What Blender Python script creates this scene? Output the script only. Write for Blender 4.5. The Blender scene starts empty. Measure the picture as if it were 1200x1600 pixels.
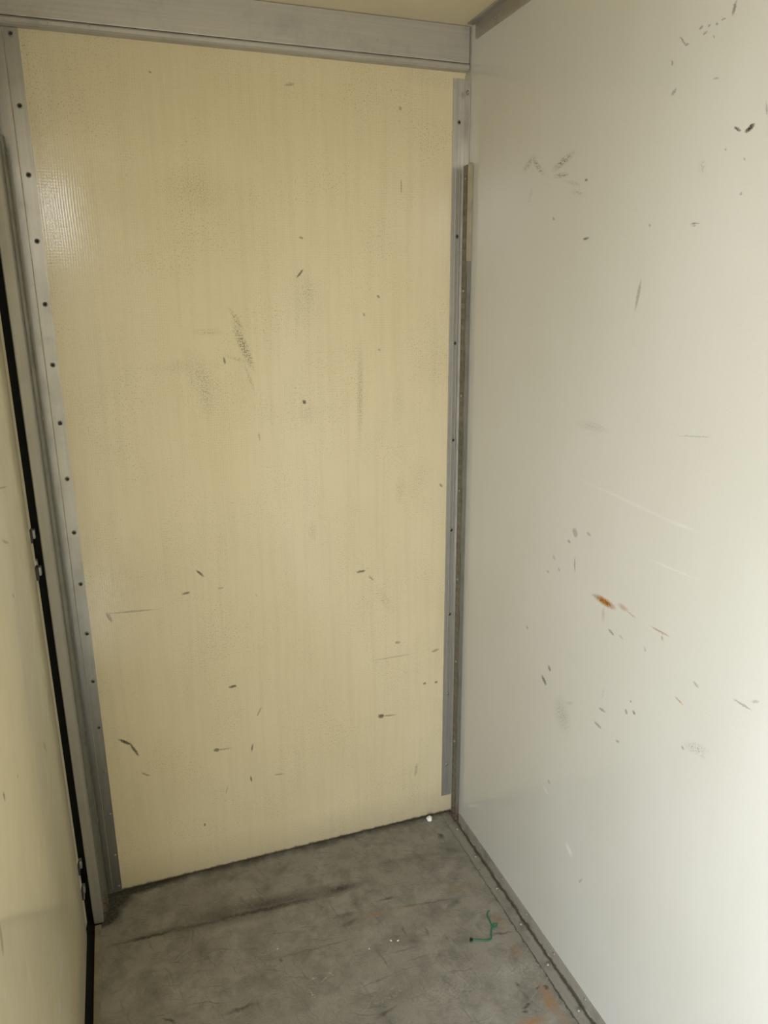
import bpy, bmesh, math, random
from mathutils import Vector, Matrix, noise as mnoise

random.seed(11)
scene = bpy.context.scene
COL = scene.collection

# ------------------------------------------------------------------ camera
cam_data = bpy.data.cameras.new('camera')
cam = bpy.data.objects.new('camera', cam_data)
COL.objects.link(cam)
right = Vector((0.94182479, -0.33605256, -0.00589428))
down = Vector((-0.0957076, -0.2513377, -0.96315597))
fwd = Vector((0.32218957, 0.90768829, -0.26887886))
m = Matrix((( right.x, -down.x, -fwd.x, -0.8455),
            ( right.y, -down.y, -fwd.y, -1.7910),
            ( right.z, -down.z, -fwd.z,  1.4949),
            (0, 0, 0, 1)))
cam.matrix_world = m
cam_data.sensor_fit = 'VERTICAL'
cam_data.sensor_height = 36.0
cam_data.lens = 36.0 * 1176.87 / 1600.0
cam_data.clip_start = 0.01
scene.camera = cam
scene.cycles.sample_clamp_indirect = 4.0

# ------------------------------------------------------------------ view / world
scene.view_settings.view_transform = 'Standard'
scene.view_settings.look = 'None'
scene.view_settings.gamma = 1.0
scene.view_settings.use_curve_mapping = False
scene.view_settings.exposure = 1.76

SKY_STRENGTH = 4.0
world = bpy.data.worlds.new('overcast_sky')
scene.world = world
world.use_nodes = True
wn, wl = world.node_tree.nodes, world.node_tree.links
wn.clear()
w_out = wn.new('ShaderNodeOutputWorld')
w_bg = wn.new('ShaderNodeBackground')
w_tc = wn.new('ShaderNodeTexCoord')
w_sep = wn.new('ShaderNodeSeparateXYZ')
w_map = wn.new('ShaderNodeMapRange')
w_map.inputs['From Min'].default_value = -1.0
w_map.inputs['From Max'].default_value = 1.0
w_ramp = wn.new('ShaderNodeValToRGB')
el = w_ramp.color_ramp.elements
el[0].position = 0.0
el[0].color = (0.40, 0.39, 0.355, 1)         # bright concrete yard below
el[1].position = 1.0
el[1].color = (0.34, 0.41, 0.53, 1)          # zenith
for p, c in ((0.49, (0.46, 0.45, 0.42, 1)), (0.53, (0.46, 0.455, 0.43, 1)), (0.545, (1.0, 1.02, 1.06, 1)), (0.70, (0.72, 0.79, 0.91, 1))):
    e = el.new(p)
    e.color = c
w_bg.inputs['Strength'].default_value = SKY_STRENGTH
wl.new(w_tc.outputs['Generated'], w_sep.inputs[0])
wl.new(w_sep.outputs['Z'], w_map.inputs['Value'])
wl.new(w_map.outputs[0], w_ramp.inputs[0])
wl.new(w_ramp.outputs[0], w_bg.inputs['Color'])
wl.new(w_bg.outputs[0], w_out.inputs['Surface'])

# side doorway through which the daylight comes in (left side, behind the camera)
DOOR_Y0, DOOR_Y1 = -2.74, -1.48
WALL_L = -1.0345           # inner face of the left lining
CEIL_Z = 2.097
REAR_Y = -2.75
portal_data = bpy.data.lights.new('doorway_daylight', 'AREA')
portal_data.shape = 'RECTANGLE'
portal_data.size = 2.06
portal_data.size_y = DOOR_Y1 - DOOR_Y0
portal_data.cycles.is_portal = True
portal = bpy.data.objects.new('doorway_daylight', portal_data)
COL.objects.link(portal)
portal.location = (WALL_L - 0.05, (DOOR_Y0 + DOOR_Y1) / 2, 1.04)
portal.rotation_euler = (0, math.radians(-90), 0)   # shines towards +X

# ------------------------------------------------------------------ wear marks, metres on each surface
# (centre u, centre v, half length, half width, angle, strength)
BACK_DARK = [
    (-0.4134, 1.5589, 0.0131, 0.0025, -2.31, 0.8), (-0.4132, 1.2619, 0.0061, 0.0043, -1.13, 0.95), (-0.5989, 1.366, 0.0081, 0.0029, -1.49, 0.7), (-0.6897, 0.8556, 0.013, 0.0031, -0.86, 0.85),
    (-0.7269, 0.8087, 0.0103, 0.0034, 0.1, 0.75), (-0.6429, 0.8106, 0.0082, 0.0026, 0.17, 0.4), (-0.8546, 0.7795, 0.0589, 0.0025, -0.05, 0.42), (-0.9083, 0.7726, 0.0149, 0.0044, -1.17, 0.55),
    (-0.2755, 0.8073, 0.0126, 0.0036, 0.07, 0.8), (-0.2471, 0.7846, 0.0105, 0.003, -0.78, 0.45), (-0.6292, 0.5356, 0.0112, 0.0037, 0.06, 0.9), (-0.2222, 0.3662, 0.0099, 0.007, -0.2, 0.9),
    (-0.199, 0.3635, 0.0229, 0.0025, -0.1, 0.5), (-0.5644, 0.4499, 0.014, 0.0023, 1.07, 0.5), (-0.9037, 0.4331, 0.0193, 0.0041, -0.64, 0.95), (-0.8845, 0.4077, 0.0237, 0.0034, -1.15, 0.9),
    (-0.6815, 0.3603, 0.0081, 0.0056, -0.22, 0.75), (-0.6624, 0.3589, 0.0191, 0.0024, -0.05, 0.5), (-0.5886, 0.3462, 0.0131, 0.0027, 1.35, 0.7), (-0.5962, 0.2513, 0.0097, 0.0025, -1.5, 0.8),
    (-0.8634, 0.3301, 0.0125, 0.0026, -0.61, 0.5), (-0.6625, 0.2346, 0.0134, 0.0018, 1.29, 0.35), (-0.7271, 0.142, 0.0055, 0.0025, -1.64, 0.7), (-0.5199, 0.248, 0.0137, 0.003, -0.05, 0.4),
    (-0.0583, 0.5414, 0.0122, 0.0042, 0.21, 0.5), (-0.1717, 0.5849, 0.0086, 0.0038, -0.16, 0.5), (-0.0898, 0.4437, 0.005, 0.004, -0.19, 0.7), (-0.0539, 0.4411, 0.005, 0.004, -0.18, 0.75),
    (-0.1147, 0.1651, 0.0233, 0.0052, -1.68, 0.3), (-0.1864, 0.5428, 0.0603, 0.0025, -0.0, 0.28), (-0.4217, 1.9516, 0.0118, 0.0037, 0.23, 0.35), (-0.1616, 1.7562, 0.0167, 0.002, -1.57, 0.45),
    (-0.4075, 1.6374, 0.0052, 0.0028, -0.28, 0.6), (-0.7132, 1.9517, 0.0034, 0.0027, -0.74, 0.6), (-0.164, 1.9223, 0.0047, 0.0037, -0.66, 0.5), (-0.2212, 1.5069, 0.0048, 0.003, -0.43, 0.6),
    (-0.2584, 1.4653, 0.0042, 0.0031, -0.76, 0.5), (-0.5271, 1.1845, 0.0118, 0.0023, -1.46, 0.35), (-0.048, 1.0219, 0.0069, 0.0035, -0.97, 0.6), (-0.2197, 1.3809, 0.0035, 0.0024, -0.76, 0.5),
    (-0.555, 0.7786, 0.0036, 0.0024, -0.91, 0.3),
]
BACK_SCUFF = [
    (-0.5656, 1.4565, 0.0289, 0.0059, -1.06, 0.7), (-0.5527, 1.3971, 0.0519, 0.0097, -1.21, 1.0), (-0.5427, 1.3235, 0.0363, 0.003, -1.26, 0.55), (-0.6528, 1.3291, 0.0613, 0.0292, -1.17, 0.372),
    (-0.646, 1.2922, 0.0589, 0.0219, -1.5, 0.372), (-0.3949, 1.5196, 0.0422, 0.0201, -1.36, 0.341), (-0.407, 1.2336, 0.0302, 0.0208, -1.6, 0.217), (-0.6343, 1.4307, 0.0313, 0.0071, -0.02, 0.4),
    (-0.2703, 1.2698, 0.1213, 0.0067, -1.59, 0.45), (-0.1701, 1.2547, 0.0543, 0.0139, -1.57, 0.186), (-0.1649, 1.0207, 0.0384, 0.0126, -1.64, 0.31), (-0.4039, 0.9328, 0.0253, 0.0117, -1.6, 0.31),
    (-0.2094, 0.7168, 0.0414, 0.0122, -1.05, 0.248), (-0.5669, 1.3679, 0.0348, 0.0044, -0.3, 0.45), (-0.6862, 1.3558, 0.0726, 0.0157, 0.03, 0.248), (-0.0893, 1.99, 0.0725, 0.0201, -0.11, 0.217),
    (-0.6312, 1.7327, 0.0799, 0.0392, -0.12, 0.186), (-0.4054, 1.5052, 0.069, 0.0462, -1.26, 0.186), (-0.1109, 1.0507, 0.0546, 0.0279, -1.91, 0.155), (-0.8327, 0.9558, 0.0223, 0.0143, -1.48, 0.155),
]
RIGHT_DARK = [
    (-0.8479, 1.8773, 0.0087, 0.0032, -1.41, 0.6), (-0.8292, 1.8695, 0.0047, 0.0017, -3.1, 0.5), (-0.8169, 1.8677, 0.0028, 0.0015, -2.85, 0.5), (-0.8018, 1.8694, 0.0031, 0.0019, 3.11, 0.45),
    (-0.7856, 1.8722, 0.004, 0.0021, 3.01, 0.5), (-0.7953, 1.8625, 0.0046, 0.0021, 2.94, 0.5), (-0.7496, 1.8647, 0.012, 0.0016, -2.34, 0.5), (-0.758, 1.8582, 0.0059, 0.0017, -2.97, 0.5),
    (-0.7294, 1.8412, 0.004, 0.0022, -2.11, 0.5), (-0.8138, 1.852, 0.0026, 0.0014, -2.22, 0.5), (-0.8265, 1.7968, 0.0063, 0.0012, -2.98, 0.45), (-0.7388, 1.7997, 0.0064, 0.0034, 2.6, 0.45),
    (-0.8782, 1.7214, 0.0074, 0.0023, -2.64, 0.85), (-0.9003, 1.7183, 0.0092, 0.0041, 2.77, 1.0), (-0.8592, 1.6991, 0.0025, 0.0017, -2.48, 0.5), (-0.8126, 1.6055, 0.012, 0.0011, -3.13, 0.65),
    (-0.8104, 1.6025, 0.0064, 0.0009, -3.14, 0.5), (-0.5301, 1.6045, 0.01, 0.0029, 3.06, 0.8), (-0.5195, 1.7062, 0.0047, 0.0027, -3.0, 0.7), (-0.8968, 1.6807, 0.0029, 0.0015, -2.69, 0.45),
    (-0.8975, 1.6365, 0.0025, 0.0017, -2.5, 0.45), (-0.4154, 1.6497, 0.0056, 0.0027, -2.62, 0.5), (-0.6931, 1.5026, 0.0257, 0.0042, -1.39, 0.4), (-0.8577, 1.2897, 0.0367, 0.0012, 3.01, 0.28),
    (-0.5563, 1.0453, 0.011, 0.0089, -2.25, 0.4), (-0.537, 1.0212, 0.006, 0.0035, -2.88, 0.5), (-0.4854, 0.9701, 0.0063, 0.0046, -2.51, 0.35), (-0.4651, 0.9306, 0.0058, 0.0032, 3.08, 0.4),
    (-0.5073, 0.9501, 0.0051, 0.0034, -2.51, 0.35), (-0.5624, 0.9792, 0.0168, 0.0028, -1.68, 0.45), (-0.6025, 1.056, 0.0075, 0.0031, -2.98, 0.4), (-0.6949, 0.8876, 0.0097, 0.0034, -2.93, 0.55),
    (-0.7248, 0.8908, 0.0075, 0.0025, -2.92, 0.3), (-0.4741, 0.6756, 0.0129, 0.0062, -2.6, 0.75), (-0.493, 0.714, 0.0078, 0.0056, -2.31, 0.6), (-0.6869, 0.7177, 0.0115, 0.0031, 3.02, 0.5),
    (-0.6766, 0.6785, 0.0125, 0.0038, -3.05, 0.5), (-0.7674, 0.7798, 0.0033, 0.0023, 2.65, 0.4), (-0.7789, 0.7629, 0.0048, 0.0038, -2.99, 0.6), (-0.7576, 0.7532, 0.0054, 0.0041, -2.51, 0.5),
    (-1.016, 0.9077, 0.0186, 0.0023, 3.13, 0.45), (-1.0381, 0.9243, 0.0087, 0.0023, 2.58, 0.3), (-0.9204, 0.892, 0.0071, 0.003, -2.77, 0.4), (-0.7406, 0.6798, 0.0053, 0.0033, 2.91, 0.5),
    (-0.9071, 0.7672, 0.0039, 0.0031, -2.98, 0.5), (-0.6599, 0.2911, 0.0105, 0.0026, 2.11, 0.4), (-0.5173, 0.4421, 0.0058, 0.0045, 3.1, 0.35), (-0.7917, 0.8971, 0.0051, 0.0028, -2.09, 0.3),
    (-0.391, 0.7688, 0.0058, 0.0043, -3.02, 0.4), (-0.9261, 1.7368, 0.01, 0.0015, -1.86, 0.4), (-0.7087, 1.6115, 0.0032, 0.0021, -2.57, 0.45),
]
RIGHT_SCUFF = [
    (-0.3088, 1.7655, 0.0241, 0.0076, 2.68, 0.7), (-0.3436, 1.7574, 0.0314, 0.0061, -2.48, 0.75), (-0.4386, 1.7492, 0.0338, 0.0072, 2.89, 0.9), (-0.4346, 1.7258, 0.0249, 0.0046, -3.06, 0.8),
    (-0.4747, 1.7069, 0.0268, 0.0033, -2.91, 0.4), (-0.4939, 1.6873, 0.0208, 0.0043, -2.92, 0.4), (-0.8165, 1.6827, 0.0109, 0.0062, -1.86, 0.4), (-0.5879, 1.2656, 0.0437, 0.0086, 3.13, 0.35),
    (-0.5516, 0.6318, 0.0345, 0.0277, -2.05, 0.45), (-0.5767, 0.6739, 0.0168, 0.0041, 2.7, 0.4), (-0.9348, 0.7836, 0.0263, 0.009, 2.77, 0.45), (-0.3212, 1.7012, 0.0159, 0.0065, -1.24, 0.3),
    (-0.9519, 0.7785, 0.0078, 0.0042, -3.11, 0.3), (-0.6838, 0.7519, 0.0141, 0.0044, 1.78, 0.25),
]
RIGHT_RUST = [
    (-0.6669, 0.9396, 0.0362, 0.0088, 3.14, 1.0), (-0.6363, 0.939, 0.0117, 0.0022, 3.12, 0.7), (-0.723, 0.9491, 0.0169, 0.0064, -3.11, 0.45), (-0.7467, 0.9453, 0.0168, 0.0018, -3.04, 0.45),
    (-0.8246, 0.9454, 0.0266, 0.002, 3.12, 0.65), (-0.6665, 0.9128, 0.0191, 0.006, -1.61, 0.25), (-0.8321, 0.936, 0.0057, 0.0035, -2.09, 0.45), (-0.8872, 0.8452, 0.0121, 0.0022, -2.93, 0.6),
]
RIGHT_LIGHT = [
    (-0.7198, 1.1485, 0.1991, 0.0037, -3.09, 0.22), (-0.8495, 1.1428, 0.0411, 0.0039, 3.12, 0.25), (-0.6111, 0.3316, 0.0191, 0.0103, -2.7, 0.7), (-0.143, 0.1145, 0.0447, 0.0061, 2.53, 0.6),
    (-0.8388, 1.0642, 0.0758, 0.0023, 3.11, 0.3), (-0.5078, 0.4129, 0.0161, 0.0072, -2.84, 0.4),
]
FLOOR_DARK = [
    (-0.8847, -0.1834, 0.0843, 0.0052, -0.02, 0.85), (-0.7484, -0.1904, 0.1593, 0.0106, -0.07, 0.6), (-0.6183, -0.1943, 0.1972, 0.0097, -0.05, 0.8), (-0.584, -0.1791, 0.1792, 0.0221, -0.07, 0.55),
    (-0.4066, -0.1953, 0.0478, 0.0168, 0.02, 0.85), (-0.7109, -0.1895, 0.1026, 0.0234, -0.09, 0.5), (-0.3816, -0.2416, 0.0458, 0.0118, -1.63, 0.3), (-0.8275, 0.009, 0.1155, 0.0063, 0.02, 0.8),
    (-0.9774, -0.0425, 0.0319, 0.0105, -1.2, 0.9), (-0.953, -0.0024, 0.0287, 0.0124, 0.15, 0.9), (-0.9679, -0.0962, 0.0255, 0.0117, -1.19, 0.5), (-0.5055, 0.0095, 0.2207, 0.0079, -0.01, 0.55),
    (-0.1506, 0.0041, 0.1519, 0.0098, -0.03, 0.75), (-0.3312, 0.0106, 0.0329, 0.0137, -0.06, 0.7), (-0.075, -0.0975, 0.011, 0.0078, -1.37, 0.8), (-0.0752, -0.1581, 0.0422, 0.0104, -0.55, 0.35),
    (-0.3028, -0.2686, 0.0215, 0.0043, -0.09, 0.6), (-0.422, -0.2839, 0.0247, 0.0062, -0.01, 0.45), (-0.4157, -0.3101, 0.02, 0.0058, 0.26, 0.5), (-0.2993, -0.382, 0.0125, 0.0024, -1.7, 0.5),
    (-0.2467, -0.397, 0.0091, 0.0026, -1.47, 0.55), (-0.714, -0.4571, 0.0324, 0.0049, 0.03, 0.6), (-0.8626, -0.4317, 0.0186, 0.0028, -0.64, 0.7), (-0.417, -0.5746, 0.0254, 0.0045, 0.24, 0.6),
    (-0.6028, -0.3606, 0.0051, 0.0033, -0.85, 0.6), (-0.2095, -0.4353, 0.0126, 0.0025, -1.6, 0.35), (-0.2056, -0.3176, 0.0879, 0.0026, -0.15, 0.5), (-0.1961, -0.4522, 0.0239, 0.0018, 1.91, 0.3),
    (-0.1245, -0.6667, 0.007, 0.0029, 0.04, 0.9), (-0.1303, -0.6754, 0.006, 0.0029, -0.09, 0.8), (-0.1137, -0.6632, 0.0068, 0.0028, 0.28, 0.8), (-0.0729, -0.6326, 0.0052, 0.0028, 0.41, 0.8),
    (-0.1104, -0.6119, 0.0054, 0.0034, -1.3, 0.8), (-0.0541, -0.6385, 0.0052, 0.0042, -1.33, 0.9), (-0.0784, -0.4685, 0.0312, 0.0029, -0.21, 0.6), (-0.789, -0.2136, 0.0417, 0.0024, 1.37, 0.3),
    (-0.7767, -0.2739, 0.0394, 0.0129, -1.4, 0.25), (-0.2286, -0.1487, 0.1571, 0.0098, -0.09, 0.2), (-0.5207, -0.3568, 0.1123, 0.0028, -0.05, 0.3), (-0.3219, -0.4345, 0.0349, 0.0027, -0.06, 0.35),
    (-0.2936, -0.4661, 0.0267, 0.0026, -0.04, 0.3), (-0.3981, -0.4911, 0.0595, 0.0025, 0.11, 0.3), (-0.1439, -0.34, 0.0354, 0.0071, 0.52, 0.35), (-0.037, -0.7, 0.64, 0.0022, 1.571, 0.75),
    (-0.97, -0.03, 0.042, 0.034, 0.6, 1.6), (-0.992, -0.098, 0.034, 0.014, 0.35, 1.6), (-0.9, -0.01, 0.09, 0.016, 0.05, 1.2), (-0.976, -0.075, 0.02, 0.03, 0.2, 1.3),
]
FLOOR_RUST = [
    (-0.3473, -0.3088, 0.0424, 0.0041, -0.02, 0.8), (-0.2662, -0.3127, 0.046, 0.0031, -0.07, 0.5), (-0.0632, -0.6651, 0.0401, 0.0143, -1.55, 0.75), (-0.0735, -0.6768, 0.0223, 0.0071, -1.54, 0.9),
    (-0.1255, -0.7013, 0.0338, 0.0087, -0.2, 1.0), (-0.0655, -0.5276, 0.0248, 0.0105, -1.47, 0.45), (-0.0667, -0.4291, 0.0455, 0.0152, -1.34, 0.3), (-0.0608, -0.7183, 0.0267, 0.0114, -1.05, 0.35),
    (-0.1113, -0.2993, 0.0674, 0.02, -0.23, 0.22), (-0.0704, -0.5254, 0.0438, 0.016, -1.81, 0.2),
]
FLOOR_LIGHT = [
    (-0.5425, -0.4345, 0.0228, 0.0042, 0.41, 0.6), (-0.5577, -0.4758, 0.017, 0.0043, -1.22, 0.7), (-0.5183, -0.4459, 0.0218, 0.0032, 0.62, 0.6), (-0.5015, -0.4376, 0.0075, 0.0033, -0.77, 0.8),
    (-0.3953, -0.5405, 0.0423, 0.0031, 0.19, 0.45), (-0.3794, -0.5245, 0.0463, 0.0024, 0.25, 0.3), (-0.0898, -0.576, 0.0868, 0.0254, -0.21, 0.25), (-0.2671, -0.5742, 0.121, 0.032, -0.16, 0.2),
    (-0.6332, -0.331, 0.0587, 0.0189, 0.13, 0.15),
]
LEFT_LIGHT = [
    (-0.8253, 0.6161, 0.1153, 0.0057, -1.51, 0.55), (-0.5565, 0.3311, 0.0448, 0.0131, 3.11, 0.6), (-0.6391, 0.3236, 0.0366, 0.0186, -2.96, 0.6), (-0.7005, 0.6486, 0.0122, 0.0059, -1.14, 0.6),
    (-0.3761, 0.4084, 0.0135, 0.0085, -1.05, 0.5), (-0.9112, 0.6963, 0.0104, 0.0076, -1.49, 0.6), (-0.685, 0.4197, 0.0109, 0.0033, -0.92, 0.6), (-0.7712, 0.6334, 0.0155, 0.0109, -1.87, 0.4),
    (-0.3473, 0.2877, 0.0141, 0.0087, -1.07, 0.7), (-0.2857, 0.1599, 0.0178, 0.005, -0.9, 0.7), (-0.635, 0.5139, 0.0137, 0.0062, -1.27, 0.45), (-0.8216, 0.5715, 0.0093, 0.0062, -1.34, 0.5),
    (-0.9164, 0.6268, 0.0169, 0.006, -1.77, 0.35), (-0.5599, 0.6295, 0.0167, 0.0113, -1.87, 0.35), (-0.3861, 0.8306, 0.0149, 0.0073, -0.85, 0.5), (-0.4306, 0.5849, 0.0168, 0.0119, -1.59, 0.4),
    (-0.9644, 0.6981, 0.0133, 0.008, -2.04, 0.4),
]
LEFT_DARK = [
    (-0.7898, 0.8532, 0.0094, 0.0046, -1.05, 0.6), (-0.4565, 1.114, 0.0335, 0.0029, -0.35, 0.35), (-0.9363, 0.752, 0.0214, 0.0073, -1.8, 0.35), (-0.3627, 0.6703, 0.0288, 0.0071, -0.88, 0.25),
    (-0.4624, 1.021, 0.01, 0.0033, -0.52, 0.3), (-0.4074, 1.1955, 0.0612, 0.0014, -0.19, 0.4), (-0.675, 0.8089, 0.0056, 0.0027, -0.74, 0.4),
]

# ------------------------------------------------------------------ node helpers
class NT:
    def __init__(self, name):
        self.mat = bpy.data.materials.new(name)
        self.mat.use_nodes = True
        self.t = self.mat.node_tree
        self.n, self.l = self.t.nodes, self.t.links
        self.n.clear()
        self.out = self.n.new('ShaderNodeOutputMaterial')
        self.bsdf = self.n.new('ShaderNodeBsdfPrincipled')
        self.l.new(self.bsdf.outputs[0], self.out.inputs['Surface'])
        self.geo = self.n.new('ShaderNodeNewGeometry')

    def put(self, sock, v):
        if isinstance(v, bpy.types.NodeSocket):
            self.l.new(v, sock)
        elif v is not None:
            sock.default_value = v

    def math(self, op, a, b=None, clamp=False):
        n = self.n.new('ShaderNodeMath')
        n.operation = op
        n.use_clamp = clamp
        self.put(n.inputs[0], a)
        if b is not None:
            self.put(n.inputs[1], b)
        return n.outputs[0]

    def vmath(self, op, a, b=None, scale=None):
        n = self.n.new('ShaderNodeVectorMath')
        n.operation = op
        self.put(n.inputs[0], a)
        if b is not None:
            self.put(n.inputs[1], b)
        if scale is not None:
            self.put(n.inputs['Scale'], scale)
        return n.outputs['Value'] if op == 'LENGTH' else n.outputs['Vector']

    def noise(self, vec, scale, detail=2.0, rough=0.5, color=False):
        n = self.n.new('ShaderNodeTexNoise')
        self.put(n.inputs['Vector'], vec)
        n.inputs['Scale'].default_value = scale
        n.inputs['Detail'].default_value = detail
        n.inputs['Roughness'].default_value = rough
        return n.outputs['Color' if color else 0]

    def step(self, v, lo, hi, a=0.0, b=1.0, smooth=False):
        n = self.n.new('ShaderNodeMapRange')
        if smooth:
            n.interpolation_type = 'SMOOTHSTEP'
        self.put(n.inputs['Value'], v)
        n.inputs['From Min'].default_value = lo
        n.inputs['From Max'].default_value = hi
        n.inputs['To Min'].default_value = a
        n.inputs['To Max'].default_value = b
        return n.outputs[0]

    def mix(self, f, a, b, blend='MIX'):
        n = self.n.new('ShaderNodeMix')
        n.data_type = 'RGBA'
        n.blend_type = blend
        self.put(n.inputs[0], f)
        self.put(n.inputs[6], a if isinstance(a, bpy.types.NodeSocket) else (*a, 1))
        self.put(n.inputs[7], b if isinstance(b, bpy.types.NodeSocket) else (*b, 1))
        return n.outputs[2]

    def sep(self, v):
        n = self.n.new('ShaderNodeSeparateXYZ')
        self.put(n.inputs[0], v)
        return n.outputs

    def comb(self, x, y, z):
        n = self.n.new('ShaderNodeCombineXYZ')
        for i, v in enumerate((x, y, z)):
            self.put(n.inputs[i], v)
        return n.outputs[0]

    def scaled(self, vec, s):
        return self.vmath('MULTIPLY', vec, s)

    def bump(self, h, strength, dist):
        n = self.n.new('ShaderNodeBump')
        n.inputs['Strength'].default_value = strength
        n.inputs['Distance'].default_value = dist
        self.put(n.inputs['Height'], h)
        self.l.new(n.outputs[0], self.bsdf.inputs['Normal'])
        return n.outputs[0]

    def set(self, **k):
        names = dict(color='Base Color', rough='Roughness', metal='Metallic', spec='Specular IOR Level', coat='Coat Weight', coat_rough='Coat Roughness')
        for key, v in k.items():
            if isinstance(v, tuple) and len(v) == 3:
                v = (*v, 1)
            self.put(self.bsdf.inputs[names[key]], v)

    def plane_uv(self, axes):
        """world position laid flat: (u, v, 0)"""
        s = self.sep(self.geo.outputs['Position'])
        return self.comb(s['XYZ'.index(axes[0])], s['XYZ'.index(axes[1])], 0.0)

    def ragged(self, uv, amp, scale):
        nz = self.noise(uv, scale, 2.0, 0.6, color=True)
        off = self.vmath('SCALE', self.vmath('SUBTRACT', nz, (0.5, 0.5, 0.5)), scale=amp)
        return self.vmath('ADD', uv, off)

    def marks(self, uv, rows, soft=0.35, grow=1.0):
        acc = None
        for (u, v, hl, hw, a, s) in rows:
            mp = self.n.new('ShaderNodeMapping')
            mp.vector_type = 'TEXTURE'
            self.l.new(uv, mp.inputs['Vector'])
            mp.inputs['Location'].default_value = (u, v, 0)
            mp.inputs['Rotation'].default_value = (0, 0, a)
            mp.inputs['Scale'].default_value = (hl * grow, hw * grow, 1)
            r = self.vmath('LENGTH', mp.outputs[0])
            val = self.step(r, 1.0, soft, 0.0, s)
            acc = val if acc is None else self.math('MAXIMUM', acc, val)
        return acc


def frp_material(name, axes, base, dark_rows, scuff_rows, weave, speckle, rust_rows=None, light_rows=None, rough=0.3, tint=(0.30, 0.26, 0.16)):
    k = NT(name)
    uv = k.plane_uv(axes)
    big = k.noise(k.scaled(uv, (1, 0.6, 1)), 2.2, 3.0, 0.55)
    col = k.mix(k.step(big, 0.3, 0.7), base, tuple(c * f for c, f in zip(base, (0.93, 0.92, 0.88))))
    # faint upright rubbing
    streak = k.noise(k.scaled(uv, (60, 2.5, 1)), 1.0, 3.0, 0.6)
    col = k.mix(k.step(streak, 0.45, 0.8, 0, 0.12 if weave else 0.03), col, tint)
    if speckle:
        fine = k.noise(k.scaled(uv, (1, 0.75, 1)), 340, 2.0, 0.6)
        patch = k.noise(k.scaled(uv, (1.3, 1, 1)), 5.0, 4.0, 0.65)
        dots = k.math('MULTIPLY', k.step(fine, 0.585, 0.66), k.step(patch, 0.44, 0.64, 0.15, 1.0))
        col = k.mix(k.math('MULTIPLY', dots, speckle), col, tint)
    if weave:      # dirt in the weave grooves, with their shading put into the colour
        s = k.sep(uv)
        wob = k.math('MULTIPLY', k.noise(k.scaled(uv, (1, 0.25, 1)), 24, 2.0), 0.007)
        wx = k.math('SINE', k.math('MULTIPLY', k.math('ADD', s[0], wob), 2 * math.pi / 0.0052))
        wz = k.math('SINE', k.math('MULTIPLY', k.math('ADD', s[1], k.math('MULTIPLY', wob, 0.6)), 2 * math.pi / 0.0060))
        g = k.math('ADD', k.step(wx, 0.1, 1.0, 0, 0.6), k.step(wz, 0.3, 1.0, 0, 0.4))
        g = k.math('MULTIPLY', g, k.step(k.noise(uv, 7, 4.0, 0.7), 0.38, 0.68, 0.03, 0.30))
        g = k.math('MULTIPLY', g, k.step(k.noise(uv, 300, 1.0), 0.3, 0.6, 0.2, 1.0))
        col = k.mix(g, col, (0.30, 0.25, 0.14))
    rag = k.ragged(uv, 0.005, 160)
    spk = k.noise(k.scaled(uv, (1, 0.8, 1)), 360, 2.0, 0.65)
    if scuff_rows:
        sc = k.marks(rag, scuff_rows, soft=0.2, grow=1.35)
        sc = k.math('MULTIPLY', k.math('MULTIPLY', sc, 1.05, clamp=True), k.step(spk, 0.47, 0.58))
        col = k.mix(sc, col, (0.12, 0.105, 0.065))
    rag2 = k.ragged(uv, 0.0058, 300)
    dm = k.marks(rag2, dark_rows, soft=0.55, grow=1.15)
    dm = k.math('MULTIPLY', dm, k.step(k.noise(uv, 420, 2.0, 0.6), 0.34, 0.52, 0.45, 1.0))
    col = k.mix(dm, col, (0.028, 0.024, 0.018))
    if light_rows:
        lm = k.marks(rag2, light_rows, soft=0.3)
        col = k.mix(k.math('MULTIPLY', lm, 0.55), col, (0.80, 0.79, 0.74))
    if rust_rows:
        rm = k.marks(rag2, rust_rows, soft=0.35, grow=1.1)
        rc = k.mix(k.step(k.noise(uv, 190, 2.0, 0.6), 0.4, 0.65), (0.36, 0.15, 0.018), (0.13, 0.045, 0.010))
        col = k.mix(rm, col, rc)
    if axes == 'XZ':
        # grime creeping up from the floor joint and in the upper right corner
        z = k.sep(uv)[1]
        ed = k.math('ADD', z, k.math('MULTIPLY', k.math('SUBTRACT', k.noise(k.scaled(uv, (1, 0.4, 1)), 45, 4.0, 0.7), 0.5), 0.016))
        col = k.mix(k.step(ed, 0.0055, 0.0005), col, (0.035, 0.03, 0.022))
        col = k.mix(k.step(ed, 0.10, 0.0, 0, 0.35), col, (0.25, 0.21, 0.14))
    k.set(color=col, spec=0.5)
    rv = rough
    k.set(rough=rv)
    if weave:
        h = k.math('ADD', k.math('MULTIPLY', wx, 0.30), k.math('MULTIPLY', wz, 0.18))
        h = k.math('ADD', h, k.math('MULTIPLY', k.noise(uv, 260, 2.0, 0.6), 1.1))
        k.bump(h, weave, 0.0012)
    else:
        h = k.math('ADD', k.math('MULTIPLY', k.noise(uv, 9, 2.0, 0.5), 3.0), k.math('MULTIPLY', k.noise(uv, 150, 2.0, 0.5), 0.10))
        k.bump(h, 0.25, 0.0012)
    return k.mat


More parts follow.
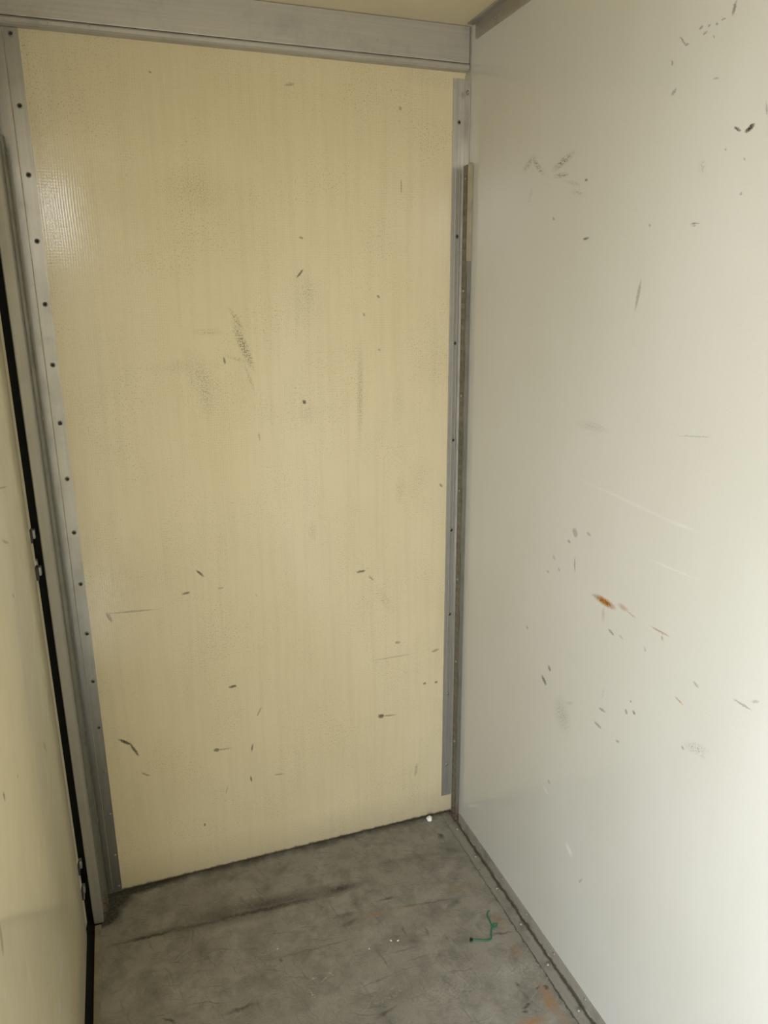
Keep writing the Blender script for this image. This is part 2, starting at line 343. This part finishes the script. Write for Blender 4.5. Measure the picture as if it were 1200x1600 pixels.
def metal_material(name, base, rough=0.36, metal=0.85, axis='Z', grime=0.25, rust_foot=0.0, bend=False):
    k = NT(name)
    p = k.geo.outputs['Position']
    st = {'Z': (160, 160, 3), 'X': (3, 160, 160), 'Y': (160, 3, 160)}[axis]
    brushed = k.noise(k.scaled(p, st), 1.0, 3.0, 0.6)
    blot = k.noise(p, 14, 4.0, 0.65)
    col = k.mix(k.step(brushed, 0.3, 0.7), base, tuple(c * 0.86 for c in base))
    col = k.mix(k.step(blot, 0.5, 0.75, 0, grime), col, (0.10, 0.09, 0.07))
    fine = k.noise(p, 90, 3.0, 0.7)
    col = k.mix(k.step(fine, 0.64, 0.74, 0, grime), col, (0.09, 0.08, 0.06))
    met = metal
    if bend:      # grime packed in the bend of the kick angle
        px = k.sep(p)[0]
        e = k.math('ADD', px, k.math('MULTIPLY', k.math('SUBTRACT', k.noise(p, 35, 4.0, 0.7), 0.5), 0.016))
        b = k.math('MULTIPLY', k.step(e, -0.0150, -0.0105), k.step(e, -0.0035, -0.0060))
        b = k.math('MULTIPLY', b, k.step(k.sep(p)[2], 0.0085, 0.0060))
        col = k.mix(k.math('MULTIPLY', b, 0.85), col, (0.045, 0.038, 0.028))
    if rust_foot:
        z = k.sep(p)[2]
        e = k.math('ADD', z, k.math('MULTIPLY', k.noise(p, 55, 3.0, 0.6), 0.09))
        msk = k.math('MULTIPLY', k.step(e, rust_foot + 0.05, rust_foot - 0.015), k.step(k.noise(p, 120, 3.0, 0.6), 0.38, 0.58))
        rc = k.mix(k.step(k.noise(p, 160, 2.0), 0.4, 0.6), (0.12, 0.026, 0.010), (0.030, 0.018, 0.012))
        col = k.mix(msk, col, rc)
        met = k.step(msk, 0, 1, metal, 0.0)
    k.set(color=col, metal=met, rough=k.step(blot, 0.3, 0.7, rough * 0.85, rough * 1.2))
    k.bump(brushed, 0.12, 0.0006)
    return k.mat


def plain(name, color, rough=0.5, metal=0.0, var=0.12, scale=40):
    k = NT(name)
    nz = k.noise(k.geo.outputs['Position'], scale, 3.0, 0.6)
    col = k.mix(k.step(nz, 0.35, 0.65), color, tuple(c * (1 - var * 2) for c in color))
    k.set(color=col, rough=rough, metal=metal)
    return k.mat


def floor_material():
    k = NT('worn_grey_floor_coating')
    uv = k.plane_uv('XY')
    big = k.noise(uv, 3.0, 4.0, 0.6)
    col = k.mix(k.step(big, 0.3, 0.7), (0.285, 0.265, 0.222), (0.215, 0.20, 0.165))
    mid = k.noise(k.ragged(uv, 0.05, 6), 16, 5.0, 0.7)
    col = k.mix(k.step(mid, 0.44, 0.72, 0, 0.75), col, (0.115, 0.105, 0.085))
    pale = k.noise(k.vmath('ADD', uv, (3.1, 1.7, 0)), 11, 5.0, 0.7)
    col = k.mix(k.step(pale, 0.50, 0.74, 0, 0.65), col, (0.38, 0.36, 0.31))
    # fine crazing and scratches in several directions
    wavy = k.ragged(k.ragged(uv, 0.05, 9), 0.012, 45)
    for i, (ang, sc) in enumerate(((0.3, (9, 150, 1)), (1.25, (8, 130, 1)), (-0.6, (10, 170, 1)))):
        mp = k.n.new('ShaderNodeMapping')
        k.l.new(wavy, mp.inputs['Vector'])
        mp.inputs['Rotation'].default_value = (0, 0, ang)
        s = k.noise(k.scaled(mp.outputs[0], sc), 1.0, 2.0, 0.5)
        if i < 2:
            col = k.mix(k.step(s, 0.62, 0.76, 0, 0.50), col, (0.07, 0.062, 0.05))
        else:
            col = k.mix(k.step(s, 0.64, 0.76, 0, 0.30), col, (0.42, 0.40, 0.35))
    grain = k.noise(uv, 240, 3.0, 0.7)
    col = k.mix(k.step(grain, 0.35, 0.7, 0, 0.30), col, (0.12, 0.11, 0.09))
    rag = k.ragged(uv, 0.014, 60)
    dm = k.marks(rag, FLOOR_DARK, soft=0.1, grow=1.45)
    dm = k.math('MULTIPLY', k.math('MULTIPLY', dm, 1.25, clamp=True), k.step(k.noise(uv, 120, 3.0, 0.65), 0.25, 0.6, 0.55, 1.0))
    col = k.mix(dm, col, (0.035, 0.031, 0.024))
    rm = k.marks(rag, FLOOR_RUST, soft=0.1, grow=1.25)
    rm = k.math('MULTIPLY', rm, k.step(grain, 0.35, 0.6, 0.45, 1.0))
    col = k.mix(rm, col, (0.30, 0.145, 0.045))
    lm = k.marks(k.ragged(uv, 0.02, 70), FLOOR_LIGHT, soft=0.1, grow=1.1)
    lm = k.math('MULTIPLY', lm, k.step(k.noise(uv, 170, 2.0), 0.45, 0.6))
    col = k.mix(lm, col, (0.52, 0.50, 0.44))
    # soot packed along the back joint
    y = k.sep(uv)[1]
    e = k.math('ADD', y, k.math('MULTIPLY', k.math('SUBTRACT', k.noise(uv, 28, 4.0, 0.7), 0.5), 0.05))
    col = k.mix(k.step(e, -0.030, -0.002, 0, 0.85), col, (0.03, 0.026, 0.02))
    k.set(color=col, rough=k.step(mid, 0.3, 0.7, 0.42, 0.62), spec=0.35)
    k.bump(k.math('ADD', k.math('MULTIPLY', mid, 2.0), grain), 0.25, 0.0015)
    return k.mat


M = {}
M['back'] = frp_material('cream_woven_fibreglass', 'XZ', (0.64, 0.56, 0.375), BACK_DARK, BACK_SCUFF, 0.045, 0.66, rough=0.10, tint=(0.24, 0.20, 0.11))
SPLIT_Z = 1.30     # one wall sheet; the marks above and below this height sit in two node trees with the same base
def above(rows): return [r for r in rows if r[1] > SPLIT_Z]
def below(rows): return [r for r in rows if r[1] <= SPLIT_Z]
for key, part in (('right', below), ('right_upper', above)):
    M[key] = frp_material('smooth_off_white_fibreglass', 'YZ', (0.508, 0.506, 0.468), part(RIGHT_DARK), part(RIGHT_SCUFF), 0.0, 0.16,
                          part(RIGHT_RUST), part(RIGHT_LIGHT), rough=0.14)
M['left'] = frp_material('cream_gloss_lining', 'YZ', (0.79, 0.715, 0.515), LEFT_DARK, None, 0.0, 0.10, None, LEFT_LIGHT, rough=0.13)
M['ceiling'] = plain('cream_ceiling_lining', (0.62, 0.54, 0.37), 0.35, var=0.04, scale=6)
M['rear'] = plain('cream_rear_door', (0.55, 0.50, 0.36), 0.45, var=0.04, scale=6)
M['floor'] = floor_material()
M['alu'] = metal_material('dull_aluminium', (0.34, 0.33, 0.305), 0.33, 0.85, 'Z', 0.22)
M['alu_r'] = metal_material('aluminium_corner_angle', (0.56, 0.545, 0.51), 0.38, 0.75, 'Z', 0.18)
M['alu_x'] = metal_material('dull_aluminium_beam', (0.47, 0.45, 0.41), 0.42, 0.45, 'X', 0.25)
M['alu_y'] = metal_material('dull_aluminium_edging', (0.42, 0.40, 0.36), 0.40, 0.75, 'Y', 0.35)
M['kick'] = metal_material('dirty_aluminium_kick_angle', (0.33, 0.31, 0.265), 0.5, 0.30, 'Y', 0.6, bend=True)
M['galv'] = metal_material('galvanised_steel', (0.205, 0.20, 0.17), 0.45, 0.5, 'Z', 0.5, rust_foot=0.075)
M['galv_face'] = metal_material('tarnished_steel_face', (0.17, 0.155, 0.105), 0.55, 0.3, 'Z', 0.4, rust_foot=0.06)
M['jamb'] = metal_material('grey_cream_jamb', (0.36, 0.345, 0.30), 0.36, 0.55, 'Z', 0.15)
M['screw'] = plain('zinc_screw', (0.33, 0.32, 0.29), 0.48, 0.7)
M['socket'] = plain('dark_screw_recess', (0.02, 0.018, 0.015), 0.7)
M['black'] = plain('black_rubber', (0.006, 0.006, 0.006), 0.8)
M['hollow'] = plain('dark_steel_hollow', (0.035, 0.032, 0.025), 0.7)
M['cover'] = plain('cream_edge_strip', (0.30, 0.27, 0.18), 0.35)
M['bead'] = plain('olive_seal_bead', (0.16, 0.145, 0.10), 0.6)
M['sill'] = plain('tan_sill', (0.23, 0.20, 0.14), 0.5, var=0.15)
M['clip'] = plain('zinc_clip', (0.40, 0.40, 0.37), 0.45, 0.5)
M['string'] = plain('green_plastic_twine', (0.004, 0.16, 0.075), 0.4)
M['burnt'] = plain('dark_green_twine_end', (0.008, 0.016, 0.010), 0.5)
M['foam'] = plain('white_foam', (0.88, 0.87, 0.84), 0.6, var=0.03, scale=120)
M['crumb'] = plain('white_paint', (0.82, 0.80, 0.74), 0.6)


# ------------------------------------------------------------------ mesh helpers
def box(bm, x0, x1, y0, y1, z0, z1, bevel=0.0, seg=1):
    x0, x1 = sorted((x0, x1)); y0, y1 = sorted((y0, y1)); z0, z1 = sorted((z0, z1))
    vs = [bm.verts.new((x, y, z)) for x in (x0, x1) for y in (y0, y1) for z in (z0, z1)]
    fs = [(0, 1, 3, 2), (4, 6, 7, 5), (0, 4, 5, 1), (2, 3, 7, 6), (0, 2, 6, 4), (1, 5, 7, 3)]
    faces = [bm.faces.new([vs[i] for i in f]) for f in fs]
    if bevel:
        edges = list({e for f in faces for e in f.edges})
        bmesh.ops.bevel(bm, geom=edges, offset=bevel, segments=seg, affect='EDGES', profile=0.5)


def extrude_profile(bm, pts, axis, a0, a1):
    """closed 2-D outline pushed along an axis; pts are in the other two axes, in order"""
    def at(p, t):
        if axis == 'Z': return (p[0], p[1], t)
        if axis == 'X': return (t, p[0], p[1])
        return (p[0], t, p[1])
    A = [bm.verts.new(at(p, a0)) for p in pts]
    B = [bm.verts.new(at(p, a1)) for p in pts]
    n = len(pts)
    for i in range(n):
        bm.faces.new((A[i], A[(i + 1) % n], B[(i + 1) % n], B[i]))
    bm.faces.new(A[::-1]); bm.faces.new(B)
    bmesh.ops.recalc_face_normals(bm, faces=bm.faces[:])


def obj(name, bm, mat, parent=None, smooth=False):
    me = bpy.data.meshes.new(name)
    bmesh.ops.recalc_face_normals(bm, faces=bm.faces[:])
    bm.to_mesh(me); bm.free()
    me.materials.append(mat)
    if smooth:
        for p in me.polygons:
            p.use_smooth = True
    o = bpy.data.objects.new(name, me)
    COL.objects.link(o)
    if parent is not None:
        o.parent = parent
    return o


def struct(o, label=None):
    o['kind'] = 'structure'
    if label:
        o['label'] = label
    return o


def thing(name, label, cat, loc=(0, 0, 0), rot=(0, 0, 0), group=None):
    o = bpy.data.objects.new(name, None)
    o.empty_display_size = 0.05
    COL.objects.link(o)
    o.location = loc; o.rotation_euler = rot
    return tag(o, label, cat, group)


def tag(o, label, cat, group=None):
    o['label'] = label; o['category'] = cat
    if group:
        o['group'] = group
    return o


def lathe(bm, prof, n=18):
    """profile of (radius, height) turned about local Z"""
    rings = []
    for r, h in prof:
        if r < 1e-6:
            rings.append([bm.verts.new((0, 0, h))])
        else:
            rings.append([bm.verts.new((r * math.cos(2 * math.pi * i / n), r * math.sin(2 * math.pi * i / n), h)) for i in range(n)])
    for a, b in zip(rings, rings[1:]):
        for i in range(n):
            j = (i + 1) % n
            if len(a) == 1:
                bm.faces.new((a[0], b[j], b[i])) if len(b) > 1 else None
            elif len(b) == 1:
                bm.faces.new((a[i], a[j], b[0]))
            else:
                bm.faces.new((a[i], a[j], b[j], b[i]))
    if len(rings[0]) > 1:
        bm.faces.new(rings[0][::-1])


# one screw of each kind; every other is a copy
def screw_mesh(r, dome, recess, name='screw'):
    bm = bmesh.new()
    prof = [(r, 0.0), (r * 0.98, dome * 0.35), (r * 0.85, dome * 0.75), (r * 0.70, dome)]
    if recess:
        prof += [(r * 0.62, dome), (r * 0.55, dome * 0.30), (0, dome * 0.25)]
    else:
        prof += [(r * 0.30, dome * 1.12), (0, dome * 1.15)]
    lathe(bm, prof)
    me = bpy.data.meshes.new(name)
    bmesh.ops.recalc_face_normals(bm, faces=bm.faces[:])
    bm.to_mesh(me); bm.free()
    me.materials.append(M['screw']); me.materials.append(M['socket'])
    for p in me.polygons:
        p.use_smooth = True
        if recess and p.center.xy.length < r * 0.61:
            p.material_index = 1
    return me


ME_RECESS = screw_mesh(0.0052, 0.0022, True)
ME_DOME = screw_mesh(0.0052, 0.0030, False)
ME_SMALL = screw_mesh(0.0042, 0.0020, False)
ROT = {'-Y': (math.radians(90), 0, 0), '-X': (0, math.radians(-90), 0), '+X': (0, math.radians(90), 0), '+Z': (0, 0, 0), '-Z': (math.radians(180), 0, 0)}


def screw(me, parent, loc, face):
    o = bpy.data.objects.new('screw', me)
    COL.objects.link(o)
    o.parent = parent
    o.location = loc
    o.rotation_euler = ROT[face]
    return o


# ------------------------------------------------------------------ room shell
bm = bmesh.new(); box(bm, -1.14, 0.06, 0.0, 0.05, -0.06, CEIL_Z + 0.05)
struct(obj('wall_back', bm, M['back']), 'cream woven fibreglass end wall with scuffs and dark scrapes')
bm = bmesh.new(); box(bm, 0.0, 0.06, REAR_Y, 0.0, -0.06, CEIL_Z + 0.05)
bmesh.ops.bisect_plane(bm, geom=bm.verts[:] + bm.edges[:] + bm.faces[:], plane_co=(0, 0, SPLIT_Z), plane_no=(0, 0, 1))
wr = struct(obj('wall_right', bm, M['right']), 'smooth off-white side wall with small rust stain')
wr.data.materials.append(M['right_upper'])
for p in wr.data.polygons:
    p.material_index = 1 if p.center.z > SPLIT_Z else 0
bm = bmesh.new(); box(bm, -1.14, 0.0, REAR_Y, 0.0, CEIL_Z, CEIL_Z + 0.05)
struct(obj('ceiling', bm, M['ceiling']))
bm = bmesh.new(); box(bm, -1.0026, 0.0, REAR_Y, 0.0, -0.05, 0.0)
struct(obj('floor', bm, M['floor']), 'worn grey floor with black streak and rust stains')
bm = bmesh.new(); box(bm, -1.015, 0.06, REAR_Y - 0.05, REAR_Y, -0.06, CEIL_Z + 0.05)
box(bm, -1.14, -1.015, REAR_Y - 0.05, REAR_Y, -0.06, 1.74)  # unseen lower block, added below the corner gap to shape the end wall highlight
struct(obj('wall_front', bm, M['rear']))

# left lining: outer skin with a folded front edge; leans a few millimetres outwards with height
LEAN = -0.0042
bm = bmesh.new()
pe = -0.084
prof = [(-1.0600, pe), (-1.0385, pe), (-1.0360, pe - 0.003), (-1.0352, pe - 0.012), (-1.0385, pe - 0.040), (-1.0350, pe - 0.052),
        (WALL_L, pe - 0.075), (WALL_L, DOOR_Y1), (-1.0600, DOOR_Y1)]
extrude_profile(bm, prof, 'Z', 0.010, 2.060)
for v in bm.verts:
    v.co.x += LEAN * v.co.z
left = struct(obj('wall_left', bm, M['left']), 'glossy cream side panel with a dark gap along its edge')
# metal clips hooked over the panel edge
def clip_mesh():
    b = bmesh.new()
    box(b, -0.003, 0.0052, -0.014, 0.003, -0.010, 0.009, 0.0012)
    nf = len(b.faces)
    box(b, -0.004, 0.0006, -0.030, -0.014, -0.015, 0.015, 0.0003)
    b.faces.ensure_lookup_table()
    for f in list(b.faces)[nf:]:
        f.material_index = 1
    return b
first_clip = None
for cx, cz in ((-1.0368, 1.022), (-1.0400, 0.954), (-1.0345, 0.938), (-1.0345, 0.179), (-1.0345, 0.106), (-1.0385, 0.088)):
    if first_clip is None:
        c = first_clip = obj('clip', clip_mesh(), M['clip'], left)
        c.data.materials.append(M['hollow'])
    else:
        c = first_clip.copy(); COL.objects.link(c); c.parent = left
    c.location = (cx + LEAN * cz * 0.4, pe + 0.001, cz)

# black gasket filling the gap beside and under the panel
bm = bmesh.new()
box(bm, -1.075, -1.0135, -0.050, -0.001, -0.02, 2.04)
box(bm, -1.075, -1.0185, DOOR_Y1, -0.050, -0.05, -0.012)
box(bm, -1.060, -1.0027, -0.110, -0.001, -0.05, -0.006)
struct(obj('trim_1', bm, M['black']), 'black rubber seal in the gap beside the left panel')
bm = bmesh.new()
box(bm, -1.0180, -1.0028, REAR_Y, -0.106, -0.05, 0.004, 0.0012)
struct(obj('trim_2', bm, M['sill']), 'narrow tan sill strip along the left edge of the floor')
bm = bmesh.new()
box(bm, -1.10, -1.030, DOOR_Y1, -0.0, 2.062, CEIL_Z, 0.0)
box(bm, -1.10, -1.062, DOOR_Y1, -0.0, -0.05, 2.062, 0.0)
struct(obj('trim_3', bm, M['rear']))

# kick angle along the right wall
bm = bmesh.new()
t = 0.0035
prof = [(-0.0345, 0.0), (-0.0345, t), (-0.0075, t), (-0.0045, t + 0.003), (-0.0035, 0.0320), (0.0, 0.0325), (0.0, 0.0)]
extrude_profile(bm, prof, 'Y', REAR_Y, -0.066)
kick = struct(obj('baseboard_right', bm, M['kick']), 'dirty metal kick angle screwed to floor and right wall')
for y in (-0.091, -0.211, -0.337, -0.463, -0.589, -0.715, -0.841, -0.967):
    screw(ME_DOME, kick, (-0.0195, y, t), '+Z')
for y in (-0.206, -0.333, -0.459, -0.586, -0.712, -0.838):
    screw(ME_SMALL, kick, (-0.0036, y, 0.024), '-X')

# ------------------------------------------------------------------ aluminium header over the end wall
t_ = thing('header_beam', 'wide scratched aluminium beam across the top of the end wall', 'beam', (-0.5, 0, 2.0077))
bm = bmesh.new()
box(bm, -0.62, 0.4965, -0.0250, -0.0005, 0.0140, CEIL_Z - 2.0077 - 0.0005, 0.0012, 2)
obj('face', bm, M['alu_x'], t_)
bm = bmesh.new()
prof = [(-0.0005, 0.0), (-0.0225, 0.0), (-0.0260, 0.0030), (-0.0260, 0.0095), (-0.0235, 0.0128), (-0.0005, 0.0128)]
extrude_profile(bm, prof, 'X', -0.62, 0.4965)
obj('lip', bm, M['alu_x'], t_)

# ------------------------------------------------------------------ left jamb strip and corner strip
t_ = thing('corner_strip', 'flat aluminium strip with a long row of screws, left edge of end wall', 'trim strip', (-0.964, 0, 0))
bm = bmesh.new()
z1 = 2.0065
v = [(-0.9730, 0.0), (-0.9512, 0.0), (-0.9535, z1), (-0.9802, z1)]
A = [bm.verts.new((x + 0.964, -0.0005, z)) for x, z in v]
B = [bm.verts.new((x + 0.964, -0.0032, z)) for x, z in v]
for i in range(4):
    bm.faces.new((A[i], A[(i + 1) % 4], B[(i + 1) % 4], B[i]))
bm.faces.new(A); bm.faces.new(B[::-1])
obj('flange', bm, M['alu'], t_)
for i in range(17):
    z = 1.996 - 0.1256 * i
    if z < 0: z = 0.014
    x = -0.9560 - 0.0053 * z / 1.0 if z < 0.9 else -0.9608 - 0.0055 * (z - 0.9)
    x = -0.9575 + (-0.9670 + 0.9575) * z / 1.996
    screw(ME_RECESS if i < 13 else ME_SMALL, t_, (x + 0.964, -0.0032, max(z, 0.016)), '-Y')

t_ = thing('jamb_strip', 'plain aluminium strip beside the screwed strip, behind the grey jamb', 'trim strip', (-1.0, 0, 0))
bm = bmesh.new()
v = [(-1.0130, 0.0), (-0.9746, 0.0), (-0.9818, z1), (-1.0600, z1)]
A = [bm.verts.new((x + 1.0, -0.0007, z)) for x, z in v]
B = [bm.verts.new((x + 1.0, -0.0045, z)) for x, z in v]
for i in range(4):
    bm.faces.new((A[i], A[(i + 1) % 4], B[(i + 1) % 4], B[i]))
bm.faces.new(A); bm.faces.new(B[::-1])
obj('plate', bm, M['alu'], t_)

# grey jamb post standing in the left corner
t_ = thing('jamb_post', 'grey cream door jamb post upright in the left corner beside black gap', 'post', (-1.0085, 0, 0), (0, math.radians(-0.25), 0))
bm = bmesh.new()
prof = [(-0.0118, -0.0946), (-0.0095, -0.0970), (0.0095, -0.0985), (0.0118, -0.0965), (0.0118, -0.088), (0.0100, -0.086), (0.0100, -0.0055), (-0.0118, -0.0055)]
extrude_profile(bm, prof, 'Z', 0.0, 2.000)
obj('post', bm, M['jamb'], t_)
bm = bmesh.new()
prof = [(0.0100, -0.0850), (0.0135, -0.0835), (0.0140, -0.0740), (0.0100, -0.0720)]
extrude_profile(bm, prof, 'Z', 0.02, 1.79)
obj('seal_bead', bm, M['bead'], t_)

# ------------------------------------------------------------------ slotted shelf standards
PITCH, NSLOT, TOP = 0.0254, 70, 1.800
HALF = 0.0130


def standard_bms():
    """U channel, protruding along +X from x = 0; its slotted face looks along +X"""
    d = 0.0130; w = 0.0016
    face = bmesh.new()
    ys = [-HALF, -0.0078, -0.0040, 0.0040, 0.0078, HALF]
    zs = [0.0]
    z = 0.012
    for i in range(NSLOT):
        zs += [z, z + 0.0135]
        z += PITCH
    zs.append(TOP)
    grid = {}
    def gv(i, j):
        if (i, j) not in grid:
            grid[(i, j)] = face.verts.new((d, ys[i], zs[j]))
        return grid[(i, j)]
    for j in range(len(zs) - 1):
        for i in range(len(ys) - 1):
            if j % 2 == 1 and i in (1, 3):
                continue
            face.faces.new((gv(i, j), gv(i + 1, j), gv(i + 1, j + 1), gv(i, j + 1)))
    r = bmesh.ops.extrude_face_region(face, geom=face.faces[:])
    bmesh.ops.translate(face, vec=(-w, 0, 0), verts=[e for e in r['geom'] if isinstance(e, bmesh.types.BMVert)])
    sides = []
    for s in (-1, 1):
        b = bmesh.new()
        box(b, 0.0002, d - 0.0002, s * (HALF - w), s * HALF, 0.0, TOP, 0.0004)
        sides.append(b)
    inner = bmesh.new()
    box(inner, 0.0002, 0.0030, -HALF + w, HALF - w, 0.001, TOP - 0.002)
    return face, sides, inner


def make_standard(label, loc, rot):
    t = thing('shelf_standard', label, 'shelf rail', loc, rot, 'slotted shelf standards')
    face, sides, inner = standard_bms()
    obj('slotted_face', face, M['galv_face'], t)
    for b in sides:
        obj('side_web', b, M['galv'], t)
    obj('back_web', inner, M['hollow'], t)
    for z in (1.7703, 1.5155, 1.2592, 1.0101, 0.7613, 0.5170, 0.2630):
        screw(ME_SMALL, t, (0.0130, 0.0, z), '+X')
    return t


std = make_standard('galvanised slotted shelf standard on the right wall beside the back corner', (-0.0004, -0.0455, 0.004), (math.radians(0.20), 0, math.radians(180)))
bm = bmesh.new()
box(bm, 0.0003, 0.0136, HALF, HALF + 0.0012, 1.584, 1.803, 0.0004)
o = obj('edge_cover', bm, M['cover'], std)
o['label'] = 'cream strip on upper side of rail'
# the matching rail in the left corner: a copy with copies of its parts
std2 = std.copy(); COL.objects.link(std2)
std2['label'] = 'galvanised slotted shelf standard in the left corner, rusty at its foot'
std2.location = (-0.9972, -0.0590, 0.004)
std2.rotation_euler = (0, math.radians(-0.40), 0)
for ch in list(std.children):
    if ch.name.startswith('edge_cover'):
        continue
    c = ch.copy(); COL.objects.link(c); c.parent = std2

# ------------------------------------------------------------------ right corner angle
t_ = thing('corner_angle', 'aluminium corner angle between the end wall and the right wall', 'corner trim', (0, 0, 0.058))
bm = bmesh.new()
L = 1.936
prof = [(-0.0325, -0.0004), (-0.0325, -0.0026), (-0.0230, -0.0026), (-0.0222, -0.0034), (-0.0205, -0.0034), (-0.0197, -0.0026),
        (-0.0130, -0.0026), (-0.0122, -0.0034), (-0.0105, -0.0034), (-0.0097, -0.0026), (-0.0030, -0.0026), (-0.0030, -0.0004)]
extrude_profile(bm, prof, 'Z', 0.0, L)
obj('back_flange', bm, M['alu_r'], t_)
bm = bmesh.new()
box(bm, -0.0028, -0.0004, -0.0300, -0.0027, 0.0, L + 0.008, 0.0005)
obj('side_flange', bm, M['alu_r'], t_)
for z in (1.902, 1.648, 1.392, 1.143, 0.895, 0.648, 0.399, 0.164):
    screw(ME_RECESS if z > 0.6 else ME_SMALL, t_, (-0.0170, -0.0026, z - 0.058), '-Y')
screw(ME_DOME, t_, (-0.0028, -0.0175, 1.963 - 0.058), '-X')

# ------------------------------------------------------------------ ceiling angle on the right wall
t_ = thing('ceiling_angle', 'grey metal angle running along the top of the right wall', 'edge trim', (0, -0.052, CEIL_Z))
bm = bmesh.new()
box(bm, -0.0030, -0.0004, REAR_Y + 0.06, 0.0, -0.0335, -0.0004, 0.0006)
obj('wall_flange', bm, M['alu_y'], t_)
bm = bmesh.new()
box(bm, -0.0190, -0.0030, REAR_Y + 0.06, 0.009, -0.0030, -0.0004, 0.0006)
obj('ceiling_flange', bm, M['alu_y'], t_)
for y in (-0.092, -0.40, -0.70):
    screw(ME_SMALL, t_, (-0.0030, y, -0.0180), '-X')

# ------------------------------------------------------------------ litter on the floor
pts = [(-0.0746, -0.3995), (-0.0816, -0.4031), (-0.0859, -0.4095), (-0.0868, -0.4188), (-0.0875, -0.4271), (-0.0894, -0.4376),
       (-0.0904, -0.4465), (-0.0885, -0.4535), (-0.0824, -0.4528), (-0.0788, -0.4474), (-0.0817, -0.4421), (-0.0891, -0.4453),
       (-0.0969, -0.4534), (-0.1043, -0.4665), (-0.1094, -0.4769), (-0.1179, -0.4787), (-0.1287, -0.4760), (-0.1398, -0.4707),
       (-0.1511, -0.4658), (-0.1563, -0.4651)]
def tube(bm, path, rad, n=8):
    rings = []
    for i, p in enumerate(path):
        a = path[max(i - 1, 0)]; b = path[min(i + 1, len(path) - 1)]
        d = (b - a).normalized()
        s = d.cross(Vector((0, 0, 1)))
        s = s.normalized() if s.length > 1e-4 else Vector((1, 0, 0))
        u = s.cross(d)
        r = rad[i] if isinstance(rad, list) else rad
        rings.append([bm.verts.new(p + (s * math.cos(2 * math.pi * k / n) + u * math.sin(2 * math.pi * k / n)) * r) for k in range(n)])
    for A, B in zip(rings, rings[1:]):
        for k in range(n):
            bm.faces.new((A[k], A[(k + 1) % n], B[(k + 1) % n], B[k]))
    bm.faces.new(rings[0][::-1]); bm.faces.new(rings[-1])
def smooth_path(P, sub=5):
    out = []
    for i in range(len(P) - 1):
        p0, p1, p2, p3 = P[max(i - 1, 0)], P[i], P[i + 1], P[min(i + 2, len(P) - 1)]
        for k in range(sub):
            t = k / sub
            out.append(0.5 * ((2 * p1) + (p2 - p0) * t + (2 * p0 - 5 * p1 + 4 * p2 - p3) * t * t + (3 * p1 - p0 - 3 * p2 + p3) * t ** 3))
    out.append(P[-1])
    return out
base = Vector((-0.105, -0.450, 0))
z_of = [0.004, 0.003, 0.002, 0.002, 0.0025, 0.003, 0.004, 0.006, 0.0075, 0.0075, 0.0065, 0.005, 0.0035, 0.002, 0.0018, 0.0018, 0.002, 0.002, 0.002, 0.0018]
P = [Vector((x, y, z + 0.0002)) - base for (x, y), z in zip(pts, z_of)]
t_ = thing('string', 'short piece of green plastic string, kinked and knotted, on the floor', 'string', base)
bm = bmesh.new(); tube(bm, smooth_path(P), 0.0017)
obj('strand', bm, M['string'], t_, True)
K = [Vector((x, y, z)) - base for x, y, z in ((-0.1555, -0.4652, 0.002), (-0.1601, -0.4660, 0.003), (-0.1612, -0.4695, 0.005), (-0.1575, -0.4705, 0.007), (-0.1555, -0.4670, 0.007),
     (-0.1585, -0.4640, 0.006), (-0.1605, -0.4670, 0.005), (-0.1580, -0.4690, 0.004), (-0.1560, -0.4620, 0.003), (-0.1545, -0.4585, 0.002))]
bm = bmesh.new(); tube(bm, smooth_path(K), 0.0016)
o = obj('knot', bm, M['burnt'], t_, True); o['label'] = 'dark knotted end'

bm = bmesh.new()
bmesh.ops.create_icosphere(bm, subdivisions=3, radius=1.0)
for v in bm.verts:
    n = 1 + 0.28 * mnoise.noise(v.co * 1.7 + Vector((4, 1, 2))) + 0.10 * mnoise.noise(v.co * 5)
    v.co = Vector((v.co.x * 0.0085 * n, v.co.y * 0.0105 * n, max(v.co.z * 0.0075 * n, -0.0060)))
ang = Matrix.Rotation(math.radians(-35), 4, 'Z')
bmesh.ops.transform(bm, matrix=ang, verts=bm.verts)
zmin = min(v.co.z for v in bm.verts)
o = obj('foam_chip', bm, M['foam'], None, True)
o.location = (-0.0800, -0.0240, -zmin)
tag(o, 'small white lump of foam on the floor by the back right corner', 'debris')

crumb_label = 'tiny white paint flake lying on the open grey floor'
src = None
for i, (x, y, s, r) in enumerate(((-0.324, -0.404, 1.0, 0.4), (-0.340, -0.398, 1.0, 2.0), (-0.397, -0.403, 0.7, 1.1), (-0.604, -0.328, 0.6, 0.2))):
    if src is None:
        bm = bmesh.new()
        bmesh.ops.create_icosphere(bm, subdivisions=2, radius=1.0)
        for v in bm.verts:
            n = 1 + 0.3 * mnoise.noise(v.co * 2.1)
            v.co = Vector((v.co.x * 0.0034 * n, v.co.y * 0.0019 * n, (v.co.z + 1) * 0.0008))
        c = src = obj('paint_flake', bm, M['crumb'], None, True)
    else:
        c = src.copy(); COL.objects.link(c)
    c.location = (x, y, 0.0); c.rotation_euler = (0, 0, r); c.scale = (s, s, s)
    tag(c, ['tiny white paint flake, right one of the close pair on the grey floor', 'tiny white paint flake, left one of the close pair on the grey floor',
            'tiny white paint flake on the floor just left of the close pair', 'tiny pale paint flake alone near the dark floor streak'][i], 'debris', 'white paint flakes on the floor')
